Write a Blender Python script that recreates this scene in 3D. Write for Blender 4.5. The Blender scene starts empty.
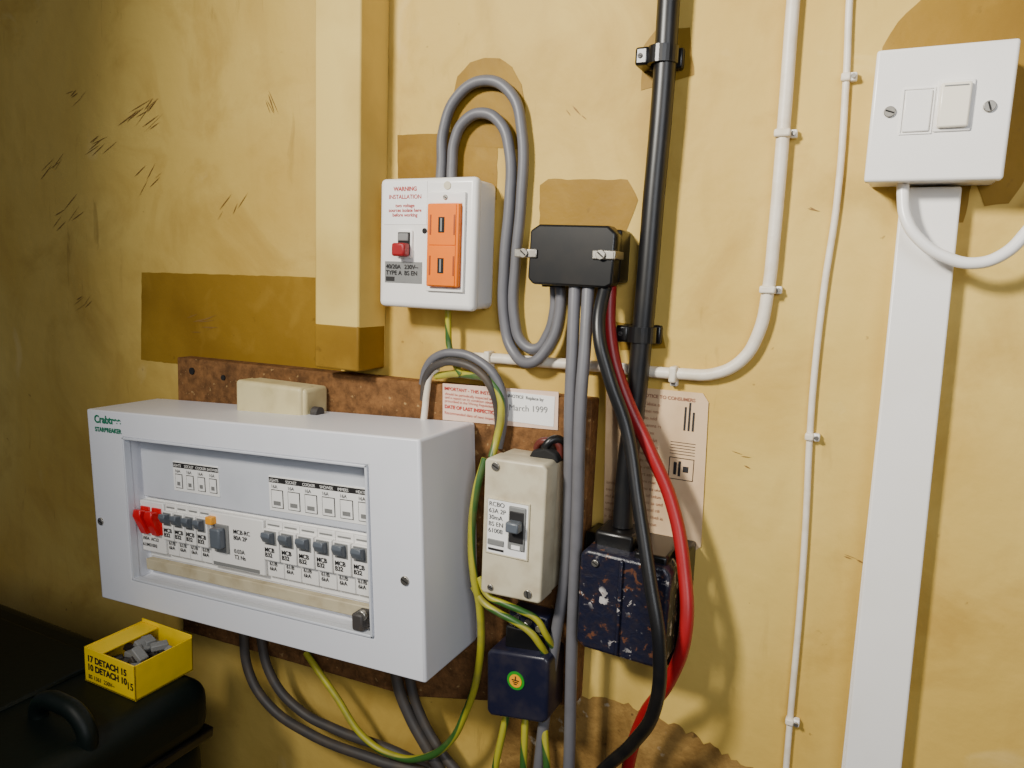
import bpy, bmesh, math, random
from mathutils import Vector, Matrix
random.seed(4)
COL=bpy.context.collection
def lin(c):
    return tuple(((v/255)/12.92 if v/255<=.04045 else ((v/255+.055)/1.055)**2.4) for v in c)+(1,)
# ---------------------------------------------------------------- materials
def base(name,rough=.5,metal=0,spec=.5):
    m=bpy.data.materials.new(name); m.use_nodes=True
    b=m.node_tree.nodes['Principled BSDF']
    b.inputs['Roughness'].default_value=rough; b.inputs['Metallic'].default_value=metal
    b.inputs['Specular IOR Level'].default_value=spec
    return m,m.node_tree,b
def N(nt,t,**k):
    n=nt.nodes.new(t)
    for a,v in k.items(): setattr(n,a,v)
    return n
def noise(nt,vec,scale,detail=4,dist=0,rough=.5):
    n=N(nt,'ShaderNodeTexNoise'); n.inputs['Scale'].default_value=scale
    n.inputs['Detail'].default_value=detail; n.inputs['Distortion'].default_value=dist
    n.inputs['Roughness'].default_value=rough
    nt.links.new(vec,n.inputs['Vector']); return n.outputs['Fac']
def ramp(nt,fac,a,b):
    r=N(nt,'ShaderNodeMapRange'); r.clamp=True
    r.inputs['From Min'].default_value=a; r.inputs['From Max'].default_value=b
    nt.links.new(fac,r.inputs['Value']); return r.outputs['Result']
def mix(nt,fac,a,b,mode='MIX'):
    m=N(nt,'ShaderNodeMix',data_type='RGBA',blend_type=mode)
    for i,v in ((0,fac),(6,a),(7,b)):
        if hasattr(v,'is_linked'): nt.links.new(v,m.inputs[i])
        else: m.inputs[i].default_value=v
    return m.outputs[2]
def math2(nt,op,a,b):
    m=N(nt,'ShaderNodeMath',operation=op)
    for i,v in enumerate((a,b)):
        if hasattr(v,'is_linked'): nt.links.new(v,m.inputs[i])
        else: m.inputs[i].default_value=v
    return m.outputs[0]
def mul(nt,a,b): return math2(nt,'MULTIPLY',a,b)
def bump(nt,b,h,s,d=.002):
    n=N(nt,'ShaderNodeBump'); n.inputs['Strength'].default_value=s; n.inputs['Distance'].default_value=d
    nt.links.new(h,n.inputs['Height']); nt.links.new(n.outputs[0],b.inputs['Normal'])
def objvec(nt,scale=(1,1,1),rot=(0,0,0),geo=False):
    if geo: o=N(nt,'ShaderNodeNewGeometry').outputs['Position']
    else: o=N(nt,'ShaderNodeTexCoord').outputs['Object']
    mp=N(nt,'ShaderNodeMapping'); mp.inputs['Scale'].default_value=scale; mp.inputs['Rotation'].default_value=rot
    nt.links.new(o,mp.inputs['Vector']); return mp.outputs['Vector']
def plain(name,c,rough=.4,metal=0,grime=.12,gs=60,gc=None,spec=.5,bs=0):
    m,nt,b=base(name,rough,metal,spec)
    v=objvec(nt); f=noise(nt,v,gs,5)
    g=gc or tuple(x*.55 for x in c)
    f2=mul(nt,ramp(nt,f,.45,.75),grime)
    nt.links.new(mix(nt,f2,lin(c),lin(g)),b.inputs['Base Color'])
    if bs: bump(nt,b,noise(nt,v,gs*3,3),bs,.001)
    return m
def wallmat():
    m,nt,b=base('wall_paint',.6,0,.22)
    v=objvec(nt,geo=True)
    c=mix(nt,ramp(nt,noise(nt,v,3.2,5,.6),.35,.7),lin((212,182,98)),lin((192,156,70)))
    c=mix(nt,mul(nt,ramp(nt,noise(nt,v,7,7,1.0,.6),.50,.70),.5),c,lin((162,124,50)))
    vs=objvec(nt,(14,14,5),(0,math.radians(12),0),geo=True)
    c=mix(nt,mul(nt,ramp(nt,noise(nt,vs,1,5,1.2),.55,.78),.2),c,lin((148,110,46)))
    vd=objvec(nt,(90,90,16),(0,math.radians(58),0),geo=True)
    sc=mul(nt,ramp(nt,noise(nt,vd,1,5,.6),.62,.74),ramp(nt,noise(nt,v,4,2),.50,.60))
    c=mix(nt,mul(nt,sc,.38),c,lin((112,82,38)))
    ch=ramp(nt,noise(nt,v,85,4),.71,.74)
    c=mix(nt,mul(nt,ch,.5),c,lin((116,84,42)))
    pw=ramp(nt,noise(nt,v,11,6,.8),.66,.74)
    c=mix(nt,mul(nt,pw,.35),c,lin((222,198,136)))
    nt.links.new(c,b.inputs['Base Color'])
    h=math2(nt,'ADD',noise(nt,v,10,3),mul(nt,noise(nt,v,45,6),.35)); bump(nt,b,h,.5,.006)
    return m
def patchmat():
    m,nt,b=base('old_ochre_paint',.55,0,.2)
    v=objvec(nt,geo=True)
    c=mix(nt,ramp(nt,noise(nt,v,6,5,.6),.35,.7),lin((150,116,34)),lin((124,92,24)))
    c=mix(nt,mul(nt,ramp(nt,noise(nt,v,24,5,.6),.55,.72),.25),c,lin((172,138,56)))
    c=mix(nt,mul(nt,ramp(nt,noise(nt,v,60,4),.66,.74),.5),c,lin((84,60,20)))
    nt.links.new(c,b.inputs['Base Color'])
    h=math2(nt,'ADD',noise(nt,v,10,3),mul(nt,noise(nt,v,45,6),.35)); bump(nt,b,h,.45,.006)
    return m
def boardmat():
    m,nt,b=base('chipboard',.85,0,.2)
    v=objvec(nt,geo=True)
    c=mix(nt,ramp(nt,noise(nt,v,90,6,.2,.7),.35,.65),lin((88,60,34)),lin((132,92,54)))
    c=mix(nt,mul(nt,ramp(nt,noise(nt,v,9,4),.55,.7),.6),c,lin((62,42,24)))
    c=mix(nt,mul(nt,ramp(nt,noise(nt,v,160,2),.68,.72),.5),c,lin((182,150,100)))
    nt.links.new(c,b.inputs['Base Color']); bump(nt,b,noise(nt,v,200,4),.6,.002)
    return m
def peelmat():
    m,nt,b=base('peeling_navy_paint',.35,0,.5)
    v=objvec(nt,geo=True)
    n1=noise(nt,v,95,5,.5,.62); n2=noise(nt,v,150,5,.5)
    reg=ramp(nt,noise(nt,v,26,3),.47,.54)
    p=mul(nt,ramp(nt,n1,.56,.572),reg)
    c=mix(nt,ramp(nt,n2,.4,.7),lin((22,24,42)),lin((36,32,40)))
    c=mix(nt,p,c,lin((186,180,176)))
    p2=mul(nt,ramp(nt,n2,.60,.64),ramp(nt,n1,.46,.52))
    c=mix(nt,p2,c,lin((95,60,42)))
    nt.links.new(c,b.inputs['Base Color']); bump(nt,b,n1,.5,.002)
    return m
def plastermat():
    m,nt,b=base('bare_plaster',.95,0,.1)
    v=objvec(nt,geo=True)
    c=mix(nt,ramp(nt,noise(nt,v,22,8,.6,.6),.35,.65),lin((112,82,42)),lin((160,126,70)))
    c=mix(nt,mul(nt,ramp(nt,noise(nt,v,70,5),.62,.68),.7),c,lin((70,48,28)))
    c=mix(nt,mul(nt,ramp(nt,noise(nt,v,48,5),.62,.68),.8),c,lin((208,196,170)))
    nt.links.new(c,b.inputs['Base Color']); bump(nt,b,noise(nt,v,40,8,0,.6),.7,.006)
    return m
def casegloss():
    return plain('dark_green_case',(6,16,13),.5,0,.2,50,bs=.2,spec=.25)
M=dict(
 wall=wallmat(),patch=patchmat(),board=boardmat(),peel=peelmat(),plaster=plastermat(),
 post=plain('cream_painted_timber',(218,190,106),.55,0,.4,14,(166,130,54),spec=.25,bs=.25),
 cu=plain('grey_white_enamel',(220,221,227),.34,0,.05,20),
 cuin=plain('inner_panel',(204,207,214),.4,0,.1,30),
 white=plain('white_plastic',(236,233,228),.3,0,.08,25,(196,180,145)),
 cream=plain('aged_cream_plastic',(204,194,166),.42,0,.45,45,(140,118,82)),
 creamd=plain('cream_box',(208,194,146),.45,0,.35,50,(150,130,82)),
 rockerc=plain('ivory_rocker',(236,228,210),.28,0,.05,25),
 paintcable=plain('painted_cable',(226,216,198),.45,0,.35,60,(180,155,100),bs=.3),
 grey=plain('grey_sheath',(102,101,105),.45,0,.2,60,bs=.1),
 dgrey=plain('dark_grey_sheath',(62,58,56),.55,0,.35,60,(106,88,62)),
 black=plain('black_plastic',(15,15,16),.32,0,.2,60,(56,48,38)),
 blackc=plain('black_sheath',(15,15,17),.38,0,.15,60,(62,54,42)),
 red=plain('red_sheath',(150,20,26),.4,0,.25,60),
 redsw=plain('red_toggle',(206,18,26),.3,0,.05,60),
 orange=plain('orange_plastic',(238,118,4),.4,0,.1,60,spec=.3),
 oranged=plain('orange_shade',(150,62,6),.5,0,.1,60),
 greysw=plain('grey_toggle',(92,98,106),.35,0,.1,60),
 greylab=plain('grey_label',(124,124,122),.5,0,.1,60),
 metal=plain('zinc_screw',(170,165,155),.35,.9,.3,120),
 hole=plain('dark_void',(12,11,10),.8,0,.1,50),
 paper=plain('white_label',(238,236,232),.6,0,.05,60),
 pink=plain('pink_notice',(214,182,142),.6,0,.4,30,(166,130,84)),
 sign=plain('notice_card',(224,194,172),.55,0,.25,40,(176,144,104)),
 ink=plain('black_ink',(30,28,28),.6,0,0,10),
 inkr=plain('red_ink',(176,52,44),.6,0,0,10),
 inkp=plain('faded_ink',(150,100,76),.6,0,0,10),
 inkg=plain('green_ink',(20,116,84),.6,0,0,10),
 yel=plain('yellow_card',(240,202,10),.5,0,.12,60),
 gcase=casegloss(),
 ggreen=plain('bright_green',(40,140,34),.45,0,.1,50),
 navy=plain('navy_plastic',(24,26,46),.3,0,.4,60,(66,60,60)),
 floor=plain('concrete_floor',(120,114,104),.8,0,.4,8),
 wood=plain('bench_wood',(130,98,62),.7,0,.4,12),
 beige=plain('dusty_rail',(190,178,146),.6,0,.5,50,(130,108,70)),
 brownw=plain('brown_sheath',(92,38,30),.45,0,.1,50),
 dirt=plain('scuff_grime',(132,98,44),.7,0,.4,90),
 yelw=plain('yellow_button',(240,160,30),.4,0,0,50),
)
def gymat():
    m,nt,b=base('green_yellow_sheath',.45)
    tc=N(nt,'ShaderNodeTexCoord'); s=N(nt,'ShaderNodeSeparateXYZ'); nt.links.new(tc.outputs['UV'],s.inputs[0])
    sh=math2(nt,'ADD',s.outputs['Y'],mul(nt,s.outputs['X'],1.5))
    sh=math2(nt,'FRACT',sh,0)
    g=N(nt,'ShaderNodeMath',operation='PINGPONG'); nt.links.new(sh,g.inputs[0]); g.inputs[1].default_value=.5
    f=ramp(nt,g.outputs[0],.17,.22)
    c=mix(nt,f,lin((48,88,34)),lin((164,158,46)))
    v=objvec(nt,geo=True); c=mix(nt,mul(nt,ramp(nt,noise(nt,v,50,4),.5,.7),.5),c,lin((110,104,60)))
    nt.links.new(c,b.inputs['Base Color']); return m
M['gy']=gymat()
# ---------------------------------------------------------------- helpers
def root(name,loc):
    e=bpy.data.objects.new(name,None); e.empty_display_size=.02; e.location=Vector(loc); COL.objects.link(e)
    bpy.context.view_layer.update(); return e
def adopt(o,p):
    if p is not None:
        o.parent=p; o.matrix_parent_inverse=Matrix.Translation(p.location).inverted()
def mk(name,bm,mat,p=None,bev=0,seg=2,smooth=False):
    me=bpy.data.meshes.new(name); bmesh.ops.recalc_face_normals(bm,faces=bm.faces); bm.to_mesh(me); bm.free()
    o=bpy.data.objects.new(name,me); COL.objects.link(o)
    for m in (mat if isinstance(mat,list) else [mat]): me.materials.append(M[m] if isinstance(m,str) else m)
    if bev:
        md=o.modifiers.new('b','BEVEL'); md.width=bev; md.segments=seg; md.limit_method='ANGLE'; md.angle_limit=math.radians(40)
    if smooth or bev:
        for f in me.polygons: f.use_smooth=True
        if bev: me.set_sharp_from_angle(angle=math.radians(60)) if not smooth else None
    adopt(o,p); return o
def box(name,x0,x1,z0,z1,d0,d1,mat,p=None,bev=.001,seg=2):
    bm=bmesh.new()
    bmesh.ops.create_cube(bm,size=1)
    for v in bm.verts:
        v.co=Vector(((x0+x1)/2+v.co.x*(x1-x0),-(d0+d1)/2+v.co.y*(d1-d0),(z0+z1)/2+v.co.z*(z1-z0)))
    return mk(name,bm,mat,p,bev,seg)
def prism(name,pts,d0,d1,mat,p=None,bev=.001,seg=2):
    bm=bmesh.new()
    f=[bm.verts.new((x,-d1,z)) for x,z in pts]; k=[bm.verts.new((x,-d0,z)) for x,z in pts]
    bm.faces.new(f); bm.faces.new(k[::-1]); n=len(pts)
    for i in range(n): bm.faces.new((f[i],k[i],k[(i+1)%n],f[(i+1)%n]))
    return mk(name,bm,mat,p,bev,seg)
def rflat(name,x0,x1,z0,z1,d,mat,p=None): return box(name,x0,x1,z0,z1,d-.0004,d+.0003,mat,p,0)
def rough_flat(name,pts,d,mat,p=None,amp=.0015,step=.006):
    # convex outline filled as a fan from its centre
    out=[]; n=len(pts)
    for i in range(n):
        a=Vector(pts[i]); b=Vector(pts[(i+1)%n]); k=max(1,int((b-a).length/step))
        nrm=Vector((-(b-a).y,(b-a).x)).normalized()
        for j in range(k):
            q=a.lerp(b,j/k)+nrm*random.uniform(-amp,amp); out.append((q.x,q.y))
    cxx=sum(q[0] for q in out)/len(out); czz=sum(q[1] for q in out)/len(out)
    bm=bmesh.new(); c=bm.verts.new((cxx,-d,czz)); vs=[bm.verts.new((x,-d,z)) for x,z in out]
    for i in range(len(vs)): bm.faces.new((c,vs[i],vs[(i+1)%len(vs)]))
    return mk(name,bm,mat,p)
def frame_box(name,o,i,d0,d1,dr,mat,p,bev=.003):
    bm=bmesh.new()
    def ring(r,d): x0,x1,z0,z1=r; return [bm.verts.new((x,-d,z)) for x,z in ((x0,z0),(x1,z0),(x1,z1),(x0,z1))]
    A=ring(o,d1);B=ring(i,d1);C=ring(i,dr);E=ring(o,d0)
    for k in range(4):
        j=(k+1)%4
        bm.faces.new((A[k],A[j],B[j],B[k])); bm.faces.new((B[k],B[j],C[j],C[k])); bm.faces.new((A[j],A[k],E[k],E[j]))
    bm.faces.new(C); bm.faces.new(E[::-1])
    return mk(name,bm,mat,p,bev,3)
def cyl(name,c,r,h,mat,p=None,axis='Y',seg=24,bev=0,r2=None):
    bm=bmesh.new(); bmesh.ops.create_cone(bm,cap_ends=True,segments=seg,radius1=r,radius2=r if r2 is None else r2,depth=h)
    R={'Y':Matrix.Rotation(math.radians(90),4,'X'),'X':Matrix.Rotation(math.radians(90),4,'Y'),'Z':Matrix.Identity(4)}[axis]
    bmesh.ops.transform(bm,matrix=Matrix.Translation(Vector(c))@R,verts=bm.verts)
    return mk(name,bm,mat,p,bev)
def screw(x,z,d,p,r=.0035,name='screw',a=25,mat='metal'):
    cyl(name,(x,-d,z),r,.002,mat,p,bev=.0004)
    bm=bmesh.new(); bmesh.ops.create_cube(bm,size=1)
    bmesh.ops.transform(bm,matrix=Matrix.Translation((x,-d-.0009,z))@Matrix.Rotation(math.radians(a),4,'Y')@Matrix.Diagonal((r*1.6,.0006,r*.28,1)),verts=bm.verts)
    mk(name+'_slot',bm,'hole',p)
def cable(name,pts,r,mat,p=None,res=10):
    cu=bpy.data.curves.new(name,'CURVE'); cu.dimensions='3D'; cu.bevel_depth=r; cu.bevel_resolution=5; cu.resolution_u=res; cu.use_fill_caps=True
    s=cu.splines.new('BEZIER'); s.bezier_points.add(len(pts)-1)
    for b,q in zip(s.bezier_points,pts):
        b.co=(q[0]/1000,-q[2]/1000,q[1]/1000); b.handle_left_type=b.handle_right_type='AUTO'
    cu.materials.append(M[mat])
    t=bpy.data.objects.new('tmp',cu); COL.objects.link(t)
    dg=bpy.context.evaluated_depsgraph_get(); me=bpy.data.meshes.new_from_object(t.evaluated_get(dg)); bpy.data.objects.remove(t)
    for f in me.polygons: f.use_smooth=True
    o=bpy.data.objects.new(name,me); COL.objects.link(o); adopt(o,p); return o
def text(name,s,x,z,d,size,mat,p=None,align='LEFT',sp=1,bold=0,rot=0,ls=1):
    cu=bpy.data.curves.new(name,'FONT'); cu.body=s; cu.size=size; cu.align_x=align; cu.space_character=sp; cu.offset=bold; cu.space_line=ls
    cu.materials.append(M[mat])
    t=bpy.data.objects.new('tmp',cu); COL.objects.link(t)
    t.matrix_world=Matrix.Translation((x,-d-.0004,z))@Matrix.Rotation(-rot,4,'Y')@Matrix.Rotation(math.radians(90),4,'X')
    bpy.context.view_layer.update()
    dg=bpy.context.evaluated_depsgraph_get(); me=bpy.data.meshes.new_from_object(t.evaluated_get(dg)); me.transform(t.matrix_world); bpy.data.objects.remove(t)
    o=bpy.data.objects.new(name,me); COL.objects.link(o); adopt(o,p); return o
def pts(s,d):
    L=[tuple(float(v) for v in q.split(',')) for q in s.split()]
    if not isinstance(d,(list,tuple)): d=[d]*len(L)
    return [(a[0],a[1],dd) for a,dd in zip(L,d)]
mm=lambda s:[tuple(float(v)/1000 for v in q.split(',')) for q in s.split()]
# ---------------------------------------------------------------- room
wall=box('wall_back',-2.4,1.6,0,2.5,-.12,0,'wall',None,0)
box('floor',-2.4,1.6,-.05,0,-.12,2.6,'floor',None,0)
rough_flat('old_paint_1',mm('-812,1488 -543,1491 -505,1492 -505,1380 -819,1380'),.0004,'patch',wall,.0004)
rough_flat('old_paint_2',mm('-437,1631 -327,1630 -326,1569 -435,1570'),.0004,'patch',wall,.0004)
rough_flat('old_paint_8',mm('-376,1620 -377,1655 -371,1680 -358,1691 -343,1694 -327,1692 -315,1684 -305,1668 -300,1650 -299,1612'),.0006,'patch',wall,.0002)
rough_flat('old_paint_3',mm('-283,1581 -275,1586 -202,1584 -192,1567 -198,1548 -204,1535 -281,1535'),.0004,'patch',wall,.0006)
rough_flat('old_paint_4',mm('-195,1690 -185,1702 -158,1700 -152,1664 -195,1655'),.0004,'patch',wall,.0005)
rough_flat('old_paint_5',mm('-20,1650 -18,1672 -10,1688 5,1703 24,1712 45,1715 66,1710 80,1698 90,1660 84,1590 70,1562 56,1560 50,1575'),.0004,'patch',wall,.0004)
rough_flat('old_paint_6',mm('-205,1464 -165,1460 -160,1445 -200,1440'),.0004,'patch',wall,.0006)
rough_flat('old_paint_7',mm('0,1576 4,1560 14,1551 45,1549 47,1576'),.0005,'patch',wall,.0004)
rough_flat('bare_plaster_area',mm('-300,1085 -250,1103 -190,1116 -150,1116 -110,1106 -70,1095 -40,1084 -10,1068 10,1040 20,960 -300,960'),.0006,'plaster',wall,.003,.004)
def scuff(n,x,z,l,a,k,w=.012):
    bm=bmesh.new()
    for i in range(k):
        ox,oz=random.uniform(-w,w),random.uniform(-w,w)*.6; L=l*random.uniform(.4,1); aa=math.radians(a+random.uniform(-12,12)); t=random.uniform(.0002,.0007)
        dx,dz=math.cos(aa),math.sin(aa)
        q=[(-L/2,0),(-L/6,t),(L/6,t*.8),(L/2,0),(L/6,-t*.8),(-L/6,-t)]
        bm.faces.new([bm.verts.new((x+ox+u*dx-v*dz,-.0007-.00002*i,z+oz+u*dz+v*dx)) for u,v in q])
    mk('scuff_%d'%n,bm,'dirt',wall)
for n,a in enumerate([(-.805,1.672,.05,28,12,.024),(-.88,1.645,.04,25,7,.02),(-.60,1.67,.03,-60,4,.010),(-.925,1.445,.035,35,5,.010),(-.71,1.43,.03,12,9,.016),(0,1.295,.015,-20,3),(-.056,1.56,.012,-20,2,.003),(.033,1.462,.008,30,2,.003),(-.79,1.60,.03,40,5,.02),(-.25,1.64,.015,-40,3,.01),(-.09,1.36,.010,-10,3,.015),(-.95,1.56,.04,30,6,.03),(-.66,1.56,.03,50,4,.02),(-.92,1.70,.03,20,5,.02),(-.98,1.62,.04,30,5,.02)]): scuff(n,*a)
# ---------------------------------------------------------------- timber post
P=root('timber_post',(-.475,0,1.9))
box('post_body',-.502,-.448,1.403,2.5,0,.044,'post',P,.002)
box('bare_end',-.5022,-.4478,1.4028,1.447,.001,.0444,'patch',P,.002)
# ---------------------------------------------------------------- backing board
P=root('chipboard_backing_board',(-.47,0,1.22))
prism('board',mm('-730,1392 -560,1394 -216,1397 -217,1112 -400,1066 -733,1052'),0,.02,'board',P,.0015)
cyl('board_fixing',(-.705,-.0205,1.378),.004,.002,'hole',P)
cyl('board_fixing',(-.655,-.0205,1.375),.003,.002,'hole',P)
# ---------------------------------------------------------------- small cream junction box
P=root('cream_junction_box',(-.545,0,1.36))
box('box_body',-.600,-.505,1.335,1.381,.02,.055,'creamd',P,.004,4)
box('box_lid',-.597,-.508,1.337,1.3825,.035,.058,'creamd',P,.004,4)
cyl('knockout_plug',(-.498,-.045,1.357),.006,.008,'dgrey',P,'X')
# ---------------------------------------------------------------- consumer unit
P=root('consumer_unit',(-.5385,0,1.2475))
cx,cz=-.5385,1.2475
X=lambda u:cx+u; Z=lambda v:cz+v
box('back_enclosure',X(-.2125),X(.2145),Z(-.106),Z(.1045),.02,.028,'cu',P,.002,2)
frame_box('front_cover',(X(-.2135),X(.2155),Z(-.107),Z(.1055)),(X(-.157),X(.161),Z(-.077),Z(.079)),.026,.115,.093,'cu',P,.0025)
for n,(a,b,c,e) in enumerate([(-.157,.161,.0765,.079),(-.157,.161,-.077,-.0745),(-.157,-.1545,-.077,.079),(.1585,.161,-.077,.079)]):
    box('window_lip_%d'%n,X(a),X(b),Z(c),Z(e),.108,.1163,'cuin',P,.0007)
box('label_carrier',X(-.153),X(.157),Z(.012),Z(.074),.093,.098,'cuin',P,.001)
box('rail_ledge',X(-.153),X(.157),Z(-.069),Z(-.057),.093,.101,'beige',P,.001)
box('lower_shutter',X(-.153),X(.157),Z(-.056),Z(.010),.092,.0945,'paper',P,.001)
text('maker_mark',"Crabtree",X(-.200),Z(.0920),.1152,.0115,'inkg',P,bold=.0004)
text('maker_mark',"STARBREAKER",X(-.200),Z(.0825),.1152,.0066,'inkg',P,bold=.0003)
for a in (-.203,.197): screw(X(a),Z(-.018),.1155,P,.0042,'cover_screw')
def strip(n,u0,u1,v0,v1,k):
    rflat('label_strip_%d'%n,X(u0),X(u1),Z(v0),Z(v1),.0985,'paper',P)
    w=(u1-u0)/k
    rflat('circuit_name_band',X(u0+.0005),X(u1-.0005),Z(v1-.0062),Z(v1-.0012),.0989,'ink',P)
    for j in range(k):
        a=u0+j*w
        text('circuit_name',['LIGHTS','SOCKET','COOKER','SHOWER','IMMERS','HEATER','GARAGE'][j%7],X(a+.0012),Z(v1-.0052),.0993,.0040,'paper',P,sp=.9)
        text('circuit_note','16A',X(a+.003),Z(v1-.0115),.0989,.0048,'ink',P)
        rflat('pictogram_edge',X(a+.003),X(a+w-.003),Z(v0+.003),Z(v1-.013),.0989,'ink',P)
        rflat('pictogram',X(a+.0037),X(a+w-.0037),Z(v0+.0037),Z(v1-.0137),.0992,'paper',P)
        rflat('pictogram_symbol',X(a+.006),X(a+w-.006),Z(v0+.006),Z(v0+.010),.0995,'greylab',P)
strip(1,-.103,-.037,.024,.055,4); strip(2,.030,.155,.019,.053,6)
def mcb(n,u,w,toggle='greysw'):
    box('breaker_%d'%n,X(u+.0003),X(u+w-.0003),Z(-.048),Z(.008),.092,.099,'white',P,.0006)
    box('breaker_nose_%d'%n,X(u+.0008),X(u+w-.0008),Z(-.030),Z(.001),.097,.104,'white',P,.0008)
    box('toggle_slot_%d'%n,X(u+w*.15),X(u+w*.85),Z(-.014),Z(.000),.1036,.1046,'greylab',P,.0004)
    bm=bmesh.new()
    a,b=X(u+w*.24),X(u+w*.76)
    prof=[(.104,-.012),(.109,-.010),(.112,-.004),(.111,.000),(.104,-.001)]
    l=[bm.verts.new((a,-d,Z(v))) for d,v in prof]; r=[bm.verts.new((b,-d,Z(v))) for d,v in prof]
    bm.faces.new(l); bm.faces.new(r[::-1]); q=len(prof)
    for i in range(q): bm.faces.new((l[i],r[i],r[(i+1)%q],l[(i+1)%q]))
    mk('toggle_%d'%n,bm,toggle,P,.0008)
    text('rating_%d'%n,'MCB\nB32',X(u+w*.14),Z(-.0210),.1042,.0060,'ink',P,bold=.0002,ls=.85)
    text('part_no_%d'%n,'61/B\n6kA',X(u+w*.16),Z(-.0365),.0992,.0054,'ink',P,ls=.9,bold=.0001)
    rflat('breaker_line_%d'%n,X(u+w*.15),X(u+w*.85),Z(.0035),Z(.005),.0992,'greylab',P)
n=0
for i in range(4): mcb(n,-.119+i*.0168,.0168); n+=1
for i in range(6): mcb(n,.023+i*.0215,.0215); n+=1
box('main_switch_body',X(-.157),X(-.120),Z(-.048),Z(.008),.092,.101,'white',P,.001)
for j in range(2):
    a=-.1545+j*.0175
    box('main_toggle_slot_%d'%j,X(a),X(a+.0145),Z(-.027),Z(.002),.100,.1025,'redsw',P,.001)
    bm=bmesh.new(); prof=[(.101,-.027),(.105,-.028),(.109,-.018),(.114,-.006),(.112,.001),(.101,-.002)]
    l=[bm.verts.new((X(a+.0015),-d,Z(v))) for d,v in prof]; r=[bm.verts.new((X(a+.013),-d,Z(v))) for d,v in prof]
    bm.faces.new(l); bm.faces.new(r[::-1]); q=len(prof)
    for i in range(q): bm.faces.new((l[i],r[i],r[(i+1)%q],l[(i+1)%q]))
    mk('main_toggle_%d'%j,bm,'redsw',P,.0015)
text('main_switch_text','100A  AC22',X(-.155),Z(-.035),.1012,.005,'ink',P,bold=.0001)
text('main_switch_text','61/MS1002',X(-.155),Z(-.042),.1012,.005,'ink',P,bold=.0001)
box('rcd_body',X(-.051),X(.022),Z(-.048),Z(.008),.092,.1015,'white',P,.001)
box('rcd_slot',X(-.044),X(-.024),Z(-.032),Z(-.003),.101,.1035,'greylab',P,.0006)
box('rcd_toggle',X(-.041),X(-.027),Z(-.026),Z(-.005),.103,.112,'greysw',P,.002)
box('test_button',X(-.050),X(-.041),Z(-.0035),Z(.0045),.101,.108,'yelw',P,.001)
text('rcd_text','MCB-RC\n80A 2P',X(-.018),Z(-.010),.1017,.0062,'ink',P,bold=.0001)
text('rcd_text','0.03A\nT2 Ns',X(-.018),Z(-.030),.1017,.006,'ink',P,bold=.0001)
rflat('busbar_text',X(-.048),X(.015),Z(-.0465),Z(-.043),.1018,'greylab',P)
box('window_latch',X(.138),X(.150),Z(-.074),Z(-.058),.100,.116,'dgrey',P,.002)
cyl('latch_hook',(X(.147),-.112,Z(-.060)),.005,.004,'metal',P,bev=.001)
P.rotation_euler=(0,math.radians(-3.1),0)
# ---------------------------------------------------------------- isolator / carrier box
P=root('isolator_switch_box',(-.375,0,1.526))
box('base_box',-.425,-.325,1.469,1.583,0,.036,'white',P,.006,4)
box('front_cover',-.4265,-.3235,1.4675,1.5845,.030,.042,'white',P,.005,4)
rflat('warning_label',-.421,-.374,1.543,1.581,.0422,'paper',P)
text('warning_text','WARNING',-.3975,1.573,.0424,.0052,'inkr',P,'CENTER',bold=.0002)
text('warning_text','INSTALLATION',-.3975,1.566,.0424,.0052,'inkr',P,'CENTER',bold=.0001)
text('warning_text','two voltage\nsources isolate here\nbefore working',-.3975,1.5585,.0424,.0044,'inkr',P,'CENTER',bold=.0001,ls=.95)
frame_box('carrier_surround',(-.3715,-.333,1.484,1.571),(-.3688,-.3358,1.488,1.561),.040,.0450,.0425,'white',P,.0008)
box('carrier_plate',-.3686,-.3359,1.4883,1.5608,.0424,.0500,'orange',P,.0012)
for k,(a,b) in enumerate(((1.5247,1.5600),(1.4893,1.5244))):
    box('fuse_carrier_%d'%k,-.3660,-.3385,a,b,.048,.0508,'orange',P,.0004)
    rflat('carrier_slot_%d'%k,-.3560,-.3500,a+.011,b-.011,.0510,'hole',P)
    rflat('carrier_slot_pin_%d'%k,-.3538,-.3522,a+.012,b-.012,.0512,'greylab',P)
    for s,xx in enumerate((-.3650,-.3405)): rflat('carrier_window_%d_%d'%(k,s),xx,xx+.0014,a+.009,b-.009,.0509,'oranged',P)
screw(-.353,1.5665,.0452,P,.0022,'cover_screw')
cyl('indicator',(-.353,-.0425,1.577),.0035,.001,'cream',P)
box('switch_collar',-.405,-.388,1.513,1.538,.041,.0445,'white',P,.001)
box('switch_slot',-.403,-.390,1.515,1.536,.044,.0455,'hole',P,.0005)
box('switch_toggle',-.4035,-.3895,1.514,1.526,.045,.055,'red',P,.002)
box('switch_upper',-.402,-.391,1.528,1.535,.045,.047,'greylab',P,.001)
rflat('rating_label',-.419,-.378,1.490,1.5095,.0422,'greylab',P)
text('rating_text','40/20A\nTYPE A',-.4175,1.503,.0427,.0056,'ink',P,bold=.0001)
text('rating_text','230V~\nBS EN',-.397,1.503,.0427,.0056,'ink',P,bold=.0001)
rflat('rating_code',-.4175,-.408,1.4915,1.4955,.0426,'ink',P)
cyl('cover_dimple',(-.376,-.0422,1.5375),.0025,.0008,'hole',P)
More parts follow.
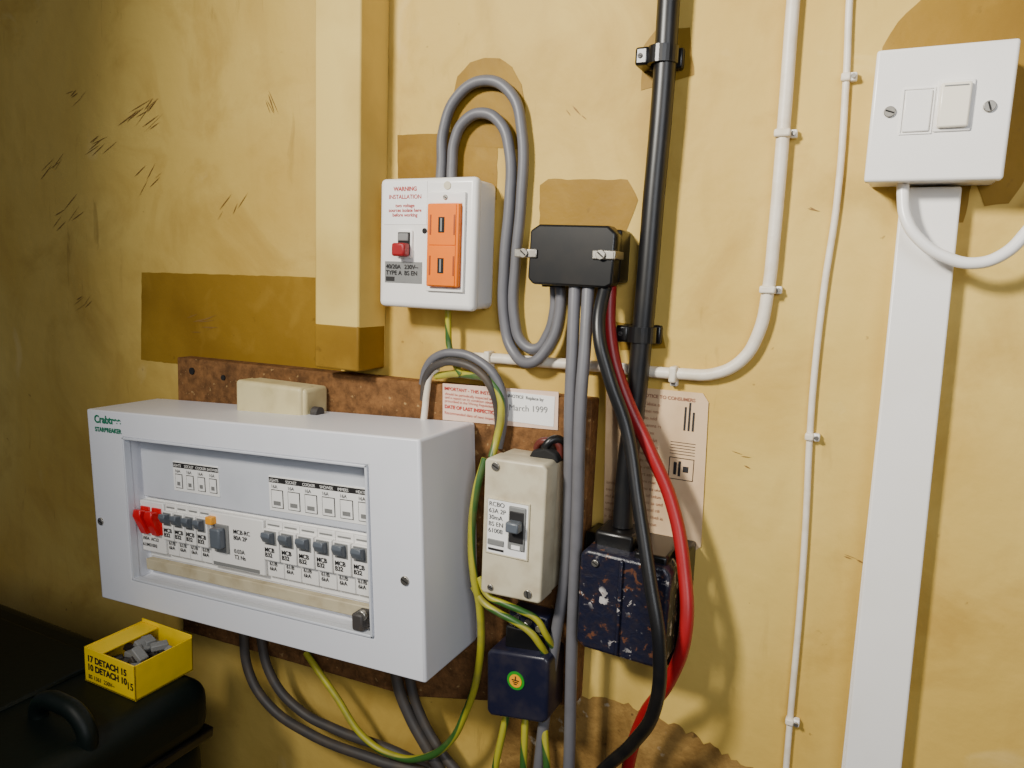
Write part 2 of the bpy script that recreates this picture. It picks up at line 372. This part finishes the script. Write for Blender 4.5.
# ---------------------------------------------------------------- black connector block
P=root('black_connector_block',(-.235,0,1.518))
box('block_base',-.274,-.196,1.498,1.541,0,.026,'black',P,.002)
prism('block_lid',mm('-272,1539 -264,1544 -203,1543 -196,1537 -197,1496 -203,1493 -268,1494 -273,1499'),.022,.040,'black',P,.002)
for k,x in enumerate((-.275,-.206)):
    box('cover_clip_%d'%k,x-.009,x+.011,1.516,1.5235,.040,.042,'metal',P,.001)
    box('clip_leg_%d'%k,x-.010 if k==0 else x+.009,x-.008 if k==0 else x+.011,1.5165,1.523,.02,.042,'metal',P,.0005)
    screw(x-.001,1.5198,.043,P,.0040,'clip_screw',40)
for k,x in enumerate((-.262,-.252,-.233,-.221,-.206)): cyl('cable_gland_%d'%k,(x,-.02 if k<2 else -.030,1.494),.0055,.004,'black',P,'Z')
# ---------------------------------------------------------------- cables from the connector block
cable('grey_cable',pts('-382,1580 -381,1600 -380,1631 -366,1660 -338,1672 -311,1659 -299,1627 -297,1567 -300,1514 -299,1461 -290,1440 -276,1436 -266,1448 -260,1470 -261,1500',8),.0050,'grey')
cable('grey_cable',pts('-369,1580 -369,1600 -367,1621 -358,1637 -339,1644 -320,1634 -310,1610 -308,1567 -311,1514 -309,1460 -298,1433 -277,1424 -260,1440 -252,1465 -252,1500',[9,9,9,9,9,9,9,9,9,9,12,19,18,16,16]),.0050,'grey')
cable('grey_cable',pts('-233,1500 -230,1449 -228,1399 -224,1312 -225,1240 -231,1183 -241,1056 -245,900 -245,5',[30,36,40,42,40,40,40,40,12]),.0052,'grey')
cable('grey_cable',pts('-221,1500 -218,1450 -217,1400 -214,1297 -213,1189 -210,1069 -208,900 -208,5',[30,38,44,46,46,45,45,12]),.0052,'grey')
cable('black_supply_cable',pts('-206,1500 -204,1460 -192,1424 -174,1381 -158,1326 -141,1271 -128,1223 -129,1170 -149,1123 -175,1084 -225,1000 -270,850 -270,6',[28,46,50,50,60,74,82,78,62,52,50,20,12]),.0055,'blackc')
cable('red_supply_cable',pts('-205,1500 -199,1451 -185,1411 -159,1364 -138,1325 -122,1278 -114,1227 -125,1181 -146,1138 -159,1081 -159,900 -159,6',[22,30,32,34,36,46,58,54,42,36,30,12]),.0055,'red')
# ---------------------------------------------------------------- service cable + cleats
P=root('black_service_cable',(-.177,0,1.5))
cable('service_sheath',pts('-171,2500 -172,1723 -172,1642 -174,1565 -175,1493 -178,1401 -181,1332 -180,1292',[16,16,16,16,17,18,22,26]),.0088,'blackc',P)
for z,x in ((1.676,-.174),(1.456,-.177)):
    Q=P; k=1 if z>1.6 else 2
    box('cleat_base_%d'%k,x-.014,x+.014,z-.008,z+.008,0,.007,'black',Q,.002)
    box('cleat_tab_%d'%k,x-.021,x-.010,z-.007,z+.007,0,.022,'black',Q,.002)
    bm=bmesh.new(); seg=14
    prof=[(math.cos(math.pi*i/seg),math.sin(math.pi*i/seg)) for i in range(seg+1)]
    A=[]
    for zz in (z-.0065,z+.0065):
        for rr in (.0092,.0122): A.append([bm.verts.new((x+rr*c,-.015-rr*s,zz)) for c,s in prof])
    for i in range(seg):
        bm.faces.new((A[1][i],A[1][i+1],A[3][i+1],A[3][i])); bm.faces.new((A[0][i],A[2][i],A[2][i+1],A[0][i+1]))
        bm.faces.new((A[0][i],A[0][i+1],A[1][i+1],A[1][i])); bm.faces.new((A[2][i],A[3][i],A[3][i+1],A[2][i+1]))
    mk('cleat_strap_%d'%k,bm,'black',Q)
    screw(x-.0165,z,.022,Q,.002,'cleat_screw_%d'%k,mat='dgrey')
# ---------------------------------------------------------------- white cables
WC=root('white_wall_cable',(-.08,0,1.6))
cable('sheath',pts('-81,2500 -81,1715 -80,1616 -80,1540 -81,1497 -86,1461 -97,1440 -116,1428 -145,1425 -204,1425 -272,1424 -334,1423 -356,1422 -372,1414',[6,6,6,6,6,6,6,6,6,6,6,8,22,28]),.0049,'paintcable',WC)
TC=root('thin_white_cable',(-.04,0,1.6))
cable('sheath',pts('-42,2500 -43,1712 -40,1653 -38,1565 -41,1500 -42,1430 -41,1385 -38,1320 -36,1252 -35,1147 -33,1000 -33,5',3),.0025,'paintcable',TC)
def clip(Q,n,x,z,r,horiz=False):
    if horiz:
        box('clip_band_%d'%n,x-.003,x+.003,z-r-.0025,z+r+.001,0,2*r+.003,'paintcable',Q,.0015); box('clip_foot_%d'%n,x-.003,x+.003,z-r-.006,z-r,0,.006,'white',Q,.001)
        cyl('clip_nail_%d'%n,(x,-.007,z-r-.0035),.0018,.003,'metal',Q)
    else:
        box('clip_band_%d'%n,x-r-.001,x+r+.001,z-.003,z+.003,0,2*r+.0028,'paintcable',Q,.0015); box('clip_foot_%d'%n,x+r,x+r+.005,z-.003,z+.003,0,.006,'white',Q,.001)
        cyl('clip_nail_%d'%n,(x+r+.0028,-.007,z),.0016,.003,'metal',Q)
clip(WC,1,-.080,1.614,.0050); clip(WC,2,-.081,1.497,.0050); clip(WC,3,-.150,1.425,.0050,True); clip(WC,4,-.206,1.425,.0050,True); clip(WC,5,-.325,1.424,.0050,True)
clip(TC,1,-.040,1.652,.0024); clip(TC,2,-.041,1.385,.0024); clip(TC,3,-.035,1.147,.0024)
# ---------------------------------------------------------------- fused spur switch
P=root('fused_switch_plate',(.02,0,1.616))
box('pattress_box',-.018,.060,1.574,1.657,0,.032,'white',P,.003,3)
box('face_plate',-.020,.061,1.573,1.659,.031,.040,'white',P,.002,3)
box('rocker_surround',.018,.0395,1.604,1.636,.0395,.0415,'white',P,.0008)
prism('rocker',mm('20,1606 37.5,1606 37.5,1634 20,1634'),.0405,.0450,'rockerc',P,.0012)
rflat('rocker_mark',.022,.0355,1.6315,1.6322,.0452,'greylab',P)
frame_box('fuse_holder_surround',(-.0018,.0173,1.6032,1.6328),(-.0009,.0164,1.6041,1.6319),.0395,.0408,.0398,'white',P,.0001)
box('fuse_holder',-.0003,.0158,1.6047,1.6313,.0398,.0416,'white',P,.0008)
screw(-.0085,1.6185,.0408,P,.0036,'plate_screw',20); screw(.0485,1.6185,.0408,P,.0036,'plate_screw',70)
cable('white_flex_cord',pts('4,1580 5,1566 9,1548 19,1534 34,1524 52,1520 67,1526 80,1543 93,1567 115,1590 160,1600 400,1600',[24,26,30,32,32,32,32,30,26,14,6,5]),.0040,'white')
P=root('cable_trunking',(.024,0,1.3))
prism('trunking_base',[(.0045,1.572),(.0395,1.572),(.049,.0),(.0115,.0)],0,.010,'white',P,.0005)
prism('trunking_lid',[(.0035,1.572),(.0405,1.572),(.050,.95),(.050,0),(.0105,0),(.0105,.95)],.008,.016,'white',P,.0015)
# ---------------------------------------------------------------- cream RCD box
P=root('cream_breaker_enclosure',(-.263,0,1.286))
box('enclosure_base',-.290,-.236,1.226,1.345,.02,.05,'cream',P,.003,3)
prism('enclosure_cover',mm('-292,1227 -290,1224 -236,1226 -234,1229 -234,1343 -237,1347 -289,1346 -292,1343'),.045,.070,'cream',P,.003,4)
frame_box('device_window',(-.288,-.247,1.262,1.312),(-.2865,-.2485,1.2635,1.3105),.069,.0715,.0705,'cream',P,.0005)
rflat('device_face',-.2865,-.2485,1.2635,1.3105,.0710,'paper',P)
box('device_switch_body',-.266,-.250,1.270,1.308,.070,.073,'greylab',P,.001)
box('device_switch_slot',-.2645,-.2515,1.277,1.304,.0725,.074,'ink',P,.0005)
box('device_toggle',-.264,-.252,1.288,1.297,.073,.083,'greysw',P,.0015)
rflat('device_window_light',-.262,-.254,1.271,1.2745,.0732,'paper',P)
text('device_text','RCBO\n63A 2P\n30mA\nBS EN\n61008',-.2855,1.3050,.0714,.0056,'ink',P,ls=1.05,bold=.0000)
rflat('device_bar',-.285,-.270,1.2655,1.2675,.0714,'ink',P)
box('device_button',-.2855,-.270,1.2705,1.2755,.071,.0725,'greylab',P,.0005)
screw(-.281,1.3395,.0705,P,.0038,'cover_screw'); screw(-.246,1.233,.0705,P,.0038,'cover_screw',80); screw(-.282,1.231,.0705,P,.0028,'cover_screw',10)
prism('rubber_gland',mm('-262,1344 -258,1352 -246,1356 -236,1352 -233,1344'),.028,.048,'hole',P,.002)
cable('brown_core',pts('-258,1345 -256,1356 -248,1361 -238,1358 -236,1346',[36,40,42,38,36]),.0032,'brownw',P)
cable('black_core',pts('-250,1345 -246,1358 -240,1363 -234,1358 -231,1350',[40,44,40,32,24]),.0038,'blackc',P)
# ---------------------------------------------------------------- notices
P=root('warning_notice',(-.306,-.021,1.382))
prism('card',mm('-366,1397 -247,1401 -246,1367 -365,1362'),.0202,.0212,'sign',P,0)
text('notice_text','IMPORTANT - THIS INSTALLATION',-.364,1.3912,.0213,.0044,'inkr',P,bold=.0001)
text('notice_text','should be periodically inspected and tested\nand a report on its condition obtained, as\nprescribed in the Wiring Regulations',-.363,1.3865,.0213,.0036,'inkr',P,ls=.95)
text('notice_text','DATE OF LAST INSPECTION',-.363,1.3738,.0213,.0046,'inkr',P,bold=.0002)
text('notice_text','Recommended date of next inspection',-.363,1.3682,.0213,.0038,'inkr',P)
rflat('writing_panel',-.297,-.250,1.3695,1.3965,.0214,'paper',P)
text('panel_text','NOTICE  Replace by',-.295,1.3915,.0218,.0040,'greylab',P,bold=.0001)
text('handwriting','March 1999',-.2945,1.3795,.0218,.0080,'greylab',P,rot=.05,sp=1.0)
P=root('safety_notice',(-.165,0,1.34))
prism('paper_sheet',mm('-210,1409 -126,1410 -121,1403 -118,1279 -124,1273 -205,1268'),.0008,.0014,'pink',P,0)
text('notice_title','SAFETY NOTICE TO CONSUMERS',-.192,1.402,.0015,.0040,'inkp',P,bold=.0001)
for k in range(18):
    z=1.395-k*.0062
    s=' '.join(''.join(random.choice('aeionrstlmdu') for _ in range(random.randint(2,7))) for _ in range(12))
    s=s[:(18 if k<12 else 32)]
    text('notice_line',s,-.205 if k>11 else -.190,z,.0015,.0040,'inkp',P)
for k,(x,h) in enumerate(((-.140,.020),(-.1365,.024),(-.133,.016))): rflat('chart_bar',x,x+.0016,1.377,1.377+h,.0016,'ink',P)
for a,b,c,e in ((-.150,-.129,1.3525,1.353),(-.150,-.129,1.334,1.3345),(-.150,-.1495,1.334,1.353),(-.1295,-.129,1.334,1.353),(-.146,-.1435,1.338,1.349),(-.138,-.1335,1.341,1.346),(-.142,-.140,1.337,1.350)): rflat('diagram',a,b,c,e,.0016,'ink',P)
for k in range(5): rflat('list_line',-.150,-.129,1.366-k*.0025,1.3664-k*.0025,.0016,'ink',P)
# ---------------------------------------------------------------- service cut-out
P=root('service_cutout_fuse',(-.160,0,1.24))
box('cutout_base',-.212,-.122,1.180,1.283,0,.030,'black',P,.002)
prism('cutout_cover',mm('-204,1199 -197,1194 -132,1192 -128,1198 -128,1272 -133,1278 -199,1280 -204,1275'),.026,.062,'peel',P,.003,3)
box('cutout_neck',-.198,-.164,1.276,1.292,.010,.046,'black',P,.003)
box('cutout_shoulder',-.160,-.133,1.274,1.284,.026,.056,'black',P,.002)
box('cutout_ridge',-.169,-.166,1.196,1.277,.060,.065,'peel',P,.001)
screw(-.190,1.270,.063,P,.003,'cutout_screw')
# ---------------------------------------------------------------- earth terminal block
P=root('earth_terminal_block',(-.256,0,1.145))
prism('terminal_cover',mm('-288,1106 -284,1102 -232,1111 -228,1115 -229,1169 -233,1173 -286,1166 -290,1162'),.020,.058,'navy',P,.003,3)
box('terminal_neck',-.277,-.235,1.166,1.188,.020,.048,'black',P,.002)
box('terminal_fuse_bar',-.276,-.238,1.187,1.202,.022,.044,'navy',P,.002)
for k in range(3): cyl('terminal_stud_%d'%k,(-.268+.013*k,-.049,1.195),.0032,.010,'metal',P,bev=.0006)
cyl('earth_sticker',(-.2595,-.0585,1.144),.0085,.0008,'ggreen',P,seg=32)
cyl('earth_sticker_centre',(-.2595,-.0589,1.144),.0060,.0008,'yelw',P,seg=32)
for k in range(3): rflat('earth_symbol_%d'%k,-.2595-.0035+.001*k,-.2595+.0035-.001*k,1.1445-.0018*k,1.1452-.0018*k,.0596,'ink',P)
rflat('earth_symbol_stem',-.2599,-.2591,1.145,1.1485,.0596,'ink',P)
for k in range(3): cyl('terminal_gland_%d'%k,(-.277+.018*k,-.035,1.102+.004*k),.006,.012,'navy',P,'Z')
# ---------------------------------------------------------------- earth cables
cable('earth_cable',pts('-363,1472 -362,1450 -360,1430 -352,1418 -340,1408',[20,20,20,24,30]),.0030,'gy')
cable('earth_cable',pts('-372,1404 -350,1408 -330,1409 -312,1407 -300,1395 -297,1375 -300,1353 -301,1338',[24,26,30,32,32,32,34,40]),.0036,'gy')
cable('earth_cable',pts('-301,1340 -306,1310 -308,1265 -304,1230 -300,1205 -303,1140 -316,1090 -335,1050 -365,1024 -395,1015 -435,1022 -474,1058 -500,1077 -520,1090',[52,58,60,60,56,48,46,46,45,45,45,45,42,38]),.0036,'gy')
cable('earth_cable',pts('-306,1222 -296,1210 -278,1204 -262,1200 -248,1193 -240,1182 -236,1168',[58,58,60,60,58,54,46]),.0032,'gy')
cable('earth_cable',pts('-300,1232 -290,1218 -274,1214 -256,1210 -244,1204 -236,1190 -232,1176',[58,60,60,58,54,50,42]),.0030,'gy')
for q in ('-276,1106 -279,1075 -283,1040 -290,900 -290,5','-259,1108 -256,1085 -254,1056 -252,900 -252,5','-241,1112 -236,1090 -231,1064 -228,900 -228,5'):
    cable('earth_cable',pts(q,[36,42,46,30,10]),.0034,'gy')
cable('grey_cable',pts('-385,1395 -380,1411 -368,1423 -348,1428 -323,1423 -304,1408 -297,1385 -298,1362 -300,1345',[26,28,30,30,30,30,28,28,30]),.0042,'grey')
cable('dark_grey_cable',pts('-384,1380 -378,1405 -362,1417 -340,1420 -318,1413 -306,1398 -303,1370 -303,1345',[26,30,34,36,36,34,26,26]),.0036,'dgrey')
cable('short_white_cable',pts('-368,1412 -376,1405 -379,1390 -381,1370 -382,1350',[28,28,28,28,30]),.0032,'paintcable')
cable('dark_grey_cable',pts('-604,1150 -604,1095 -597,1049 -571,1020 -513,1003 -419,1000 -347,998 -320,970 -315,850 -315,6',[45,45,45,45,45,42,36,30,12,12]),.0052,'dgrey')
cable('dark_grey_cable',pts('-588,1150 -586,1095 -568,1045 -530,1018 -485,1010 -394,1006 -340,990 -330,960 -330,850 -330,6',[38,38,38,36,34,30,26,22,12,12]),.0052,'dgrey')
cable('dark_grey_cable',pts('-402,1150 -400,1095 -385,1062 -362,1032 -345,1005 -345,850 -345,6',[40,40,40,40,36,12,12]),.0056,'dgrey')
cable('dark_grey_cable',pts('-390,1150 -388,1095 -373,1058 -348,1028 -325,1008 -300,940 -300,850 -300,6',[34,34,34,34,34,26,12,12]),.0050,'dgrey')
# ---------------------------------------------------------------- bench, tool case, yellow carton
P=root('workbench',(-.85,-.25,.79))
box('bench_top',-1.4,-.50,.76,.80,.02,.55,'wood',P,.003)
for k,(x,d) in enumerate(((-1.35,.06),(-.57,.06),(-1.35,.48),(-.57,.48))): box('leg_%d'%k,x,x+.05,0,.76,d,d+.05,'wood',P,.002)
P=root('green_tool_case',(-.78,-.2,.95))
box('case_body',-1.02,-.575,.80,1.03,.115,.36,'gcase',P,.03,6)
box('case_lid',-1.022,-.573,1.022,1.085,.113,.362,'gcase',P,.022,6)
box('case_rim',-1.021,-.574,1.018,1.030,.114,.361,'black',P,.003,3)
for x in (-.90,-.64): box('latch_%s'%('a' if x<-.8 else 'b'),x-.022,x+.022,.99,1.05,.358,.370,'ggreen',P,.004,3)
cable('case_handle',pts('-656,1076 -655,1094 -643,1104 -620,1107 -600,1104 -588,1092 -586,1076',[240]*7),.0085,'gcase',P)
box('lid_panel',-.98,-.69,1.083,1.089,.15,.33,'gcase',P,.003,3)
box('lid_badge',-.74,-.70,1.0885,1.0905,.25,.275,'ggreen',P,.001)
P=root('yellow_parts_carton',(-.633,-.155,1.12))
x0,x1,d0,d1,z0,z1=-.675,-.600,.117,.183,1.0855,1.121
t=.0012
box('carton_base',x0,x1,z0,z0+t,d0,d1,'yel',P,0)
box('carton_front',x0,x1,z0,z1,d1-t,d1,'yel',P,.0003)
box('carton_back',x0,x1,z0,z1+.003,d0,d0+t,'yel',P,.0003)
box('carton_side_l',x0,x0+t,z0,z1,d0,d1,'yel',P,.0003)
box('carton_side_r',x1-t,x1,z0,z1,d0,d1,'yel',P,.0003)
box('carton_flap',x0+t,x0+.026,z1-.002,z1-.0008,d0+.002,d1-.002,'yel',P,.0002)
text('carton_text','17 DETACH 15\n10 DETACH 10',x0+.005,z0+.0225,d1,.0090,'ink',P,bold=.0004)
text('carton_text','BS 1361  230V~',x0+.006,z0+.0045,d1,.006,'ink',P,bold=.0001)
text('carton_side_mark','15',x1-.012,z0+.010,d1,.010,'ink',P,bold=.0002)
bm=bmesh.new()
for k in range(26):
    mt=Matrix.Translation((random.uniform(x0+.013,x1-.013),-random.uniform(d0+.013,d1-.013),z0+random.uniform(.013,.022)))@Matrix.Rotation(random.uniform(0,6),4,random.choice('XYZ'))@Matrix.Diagonal((.020,.008,.007,1))
    bmesh.ops.create_cube(bm,size=1,matrix=mt)
mk('loose_parts',bm,'dgrey',P,.001)
bm=bmesh.new()
for k in range(10):
    mt=Matrix.Translation((random.uniform(x0+.036,x1-.013),-random.uniform(d0+.013,d1-.013),z0+random.uniform(.024,.034)))@Matrix.Rotation(random.uniform(0,6),4,random.choice('XYZ'))@Matrix.Diagonal((.016,.01,.006,1))
    bmesh.ops.create_cube(bm,size=1,matrix=mt)
mk('loose_clips',bm,'greylab',P,.001)
# ---------------------------------------------------------------- light
w=bpy.data.worlds.new('world'); bpy.context.scene.world=w; w.use_nodes=True
w.node_tree.nodes['Background'].inputs[0].default_value=(.82,.87,1,1); w.node_tree.nodes['Background'].inputs[1].default_value=.09
def area(name,loc,tgt,size,e,c,spread=180):
    l=bpy.data.lights.new(name,'AREA'); l.size=size; l.energy=e; l.color=c; l.spread=math.radians(spread)
    o=bpy.data.objects.new(name,l); o.location=loc; o.rotation_euler=(Vector(tgt)-Vector(loc)).to_track_quat('-Z','Y').to_euler(); COL.objects.link(o)
area('ceiling_light',(-.60,-1.0,2.0),(.06,0,1.58),.16,7.8,(1,.95,.85),95)
area('window_light',(.75,-1.5,1.95),(-.2,0,1.4),.8,7.6,(.93,.96,1),130)
# ---------------------------------------------------------------- camera
cd=bpy.data.cameras.new('camera'); cd.sensor_width=36; cd.lens=740/1024*36; cd.clip_start=.01
co=bpy.data.objects.new('camera',cd); COL.objects.link(co)
r=Vector((.894,.4468,.0374)).normalized(); f=Vector((-.4376,.8877,-.1441)); f=(f-r*f.dot(r)).normalized(); u=r.cross(f)
Rm=Matrix((r,u,-f)).transposed().to_4x4()
co.matrix_world=Matrix.Translation((0,-.615,1.5))@Rm
bpy.context.scene.camera=co
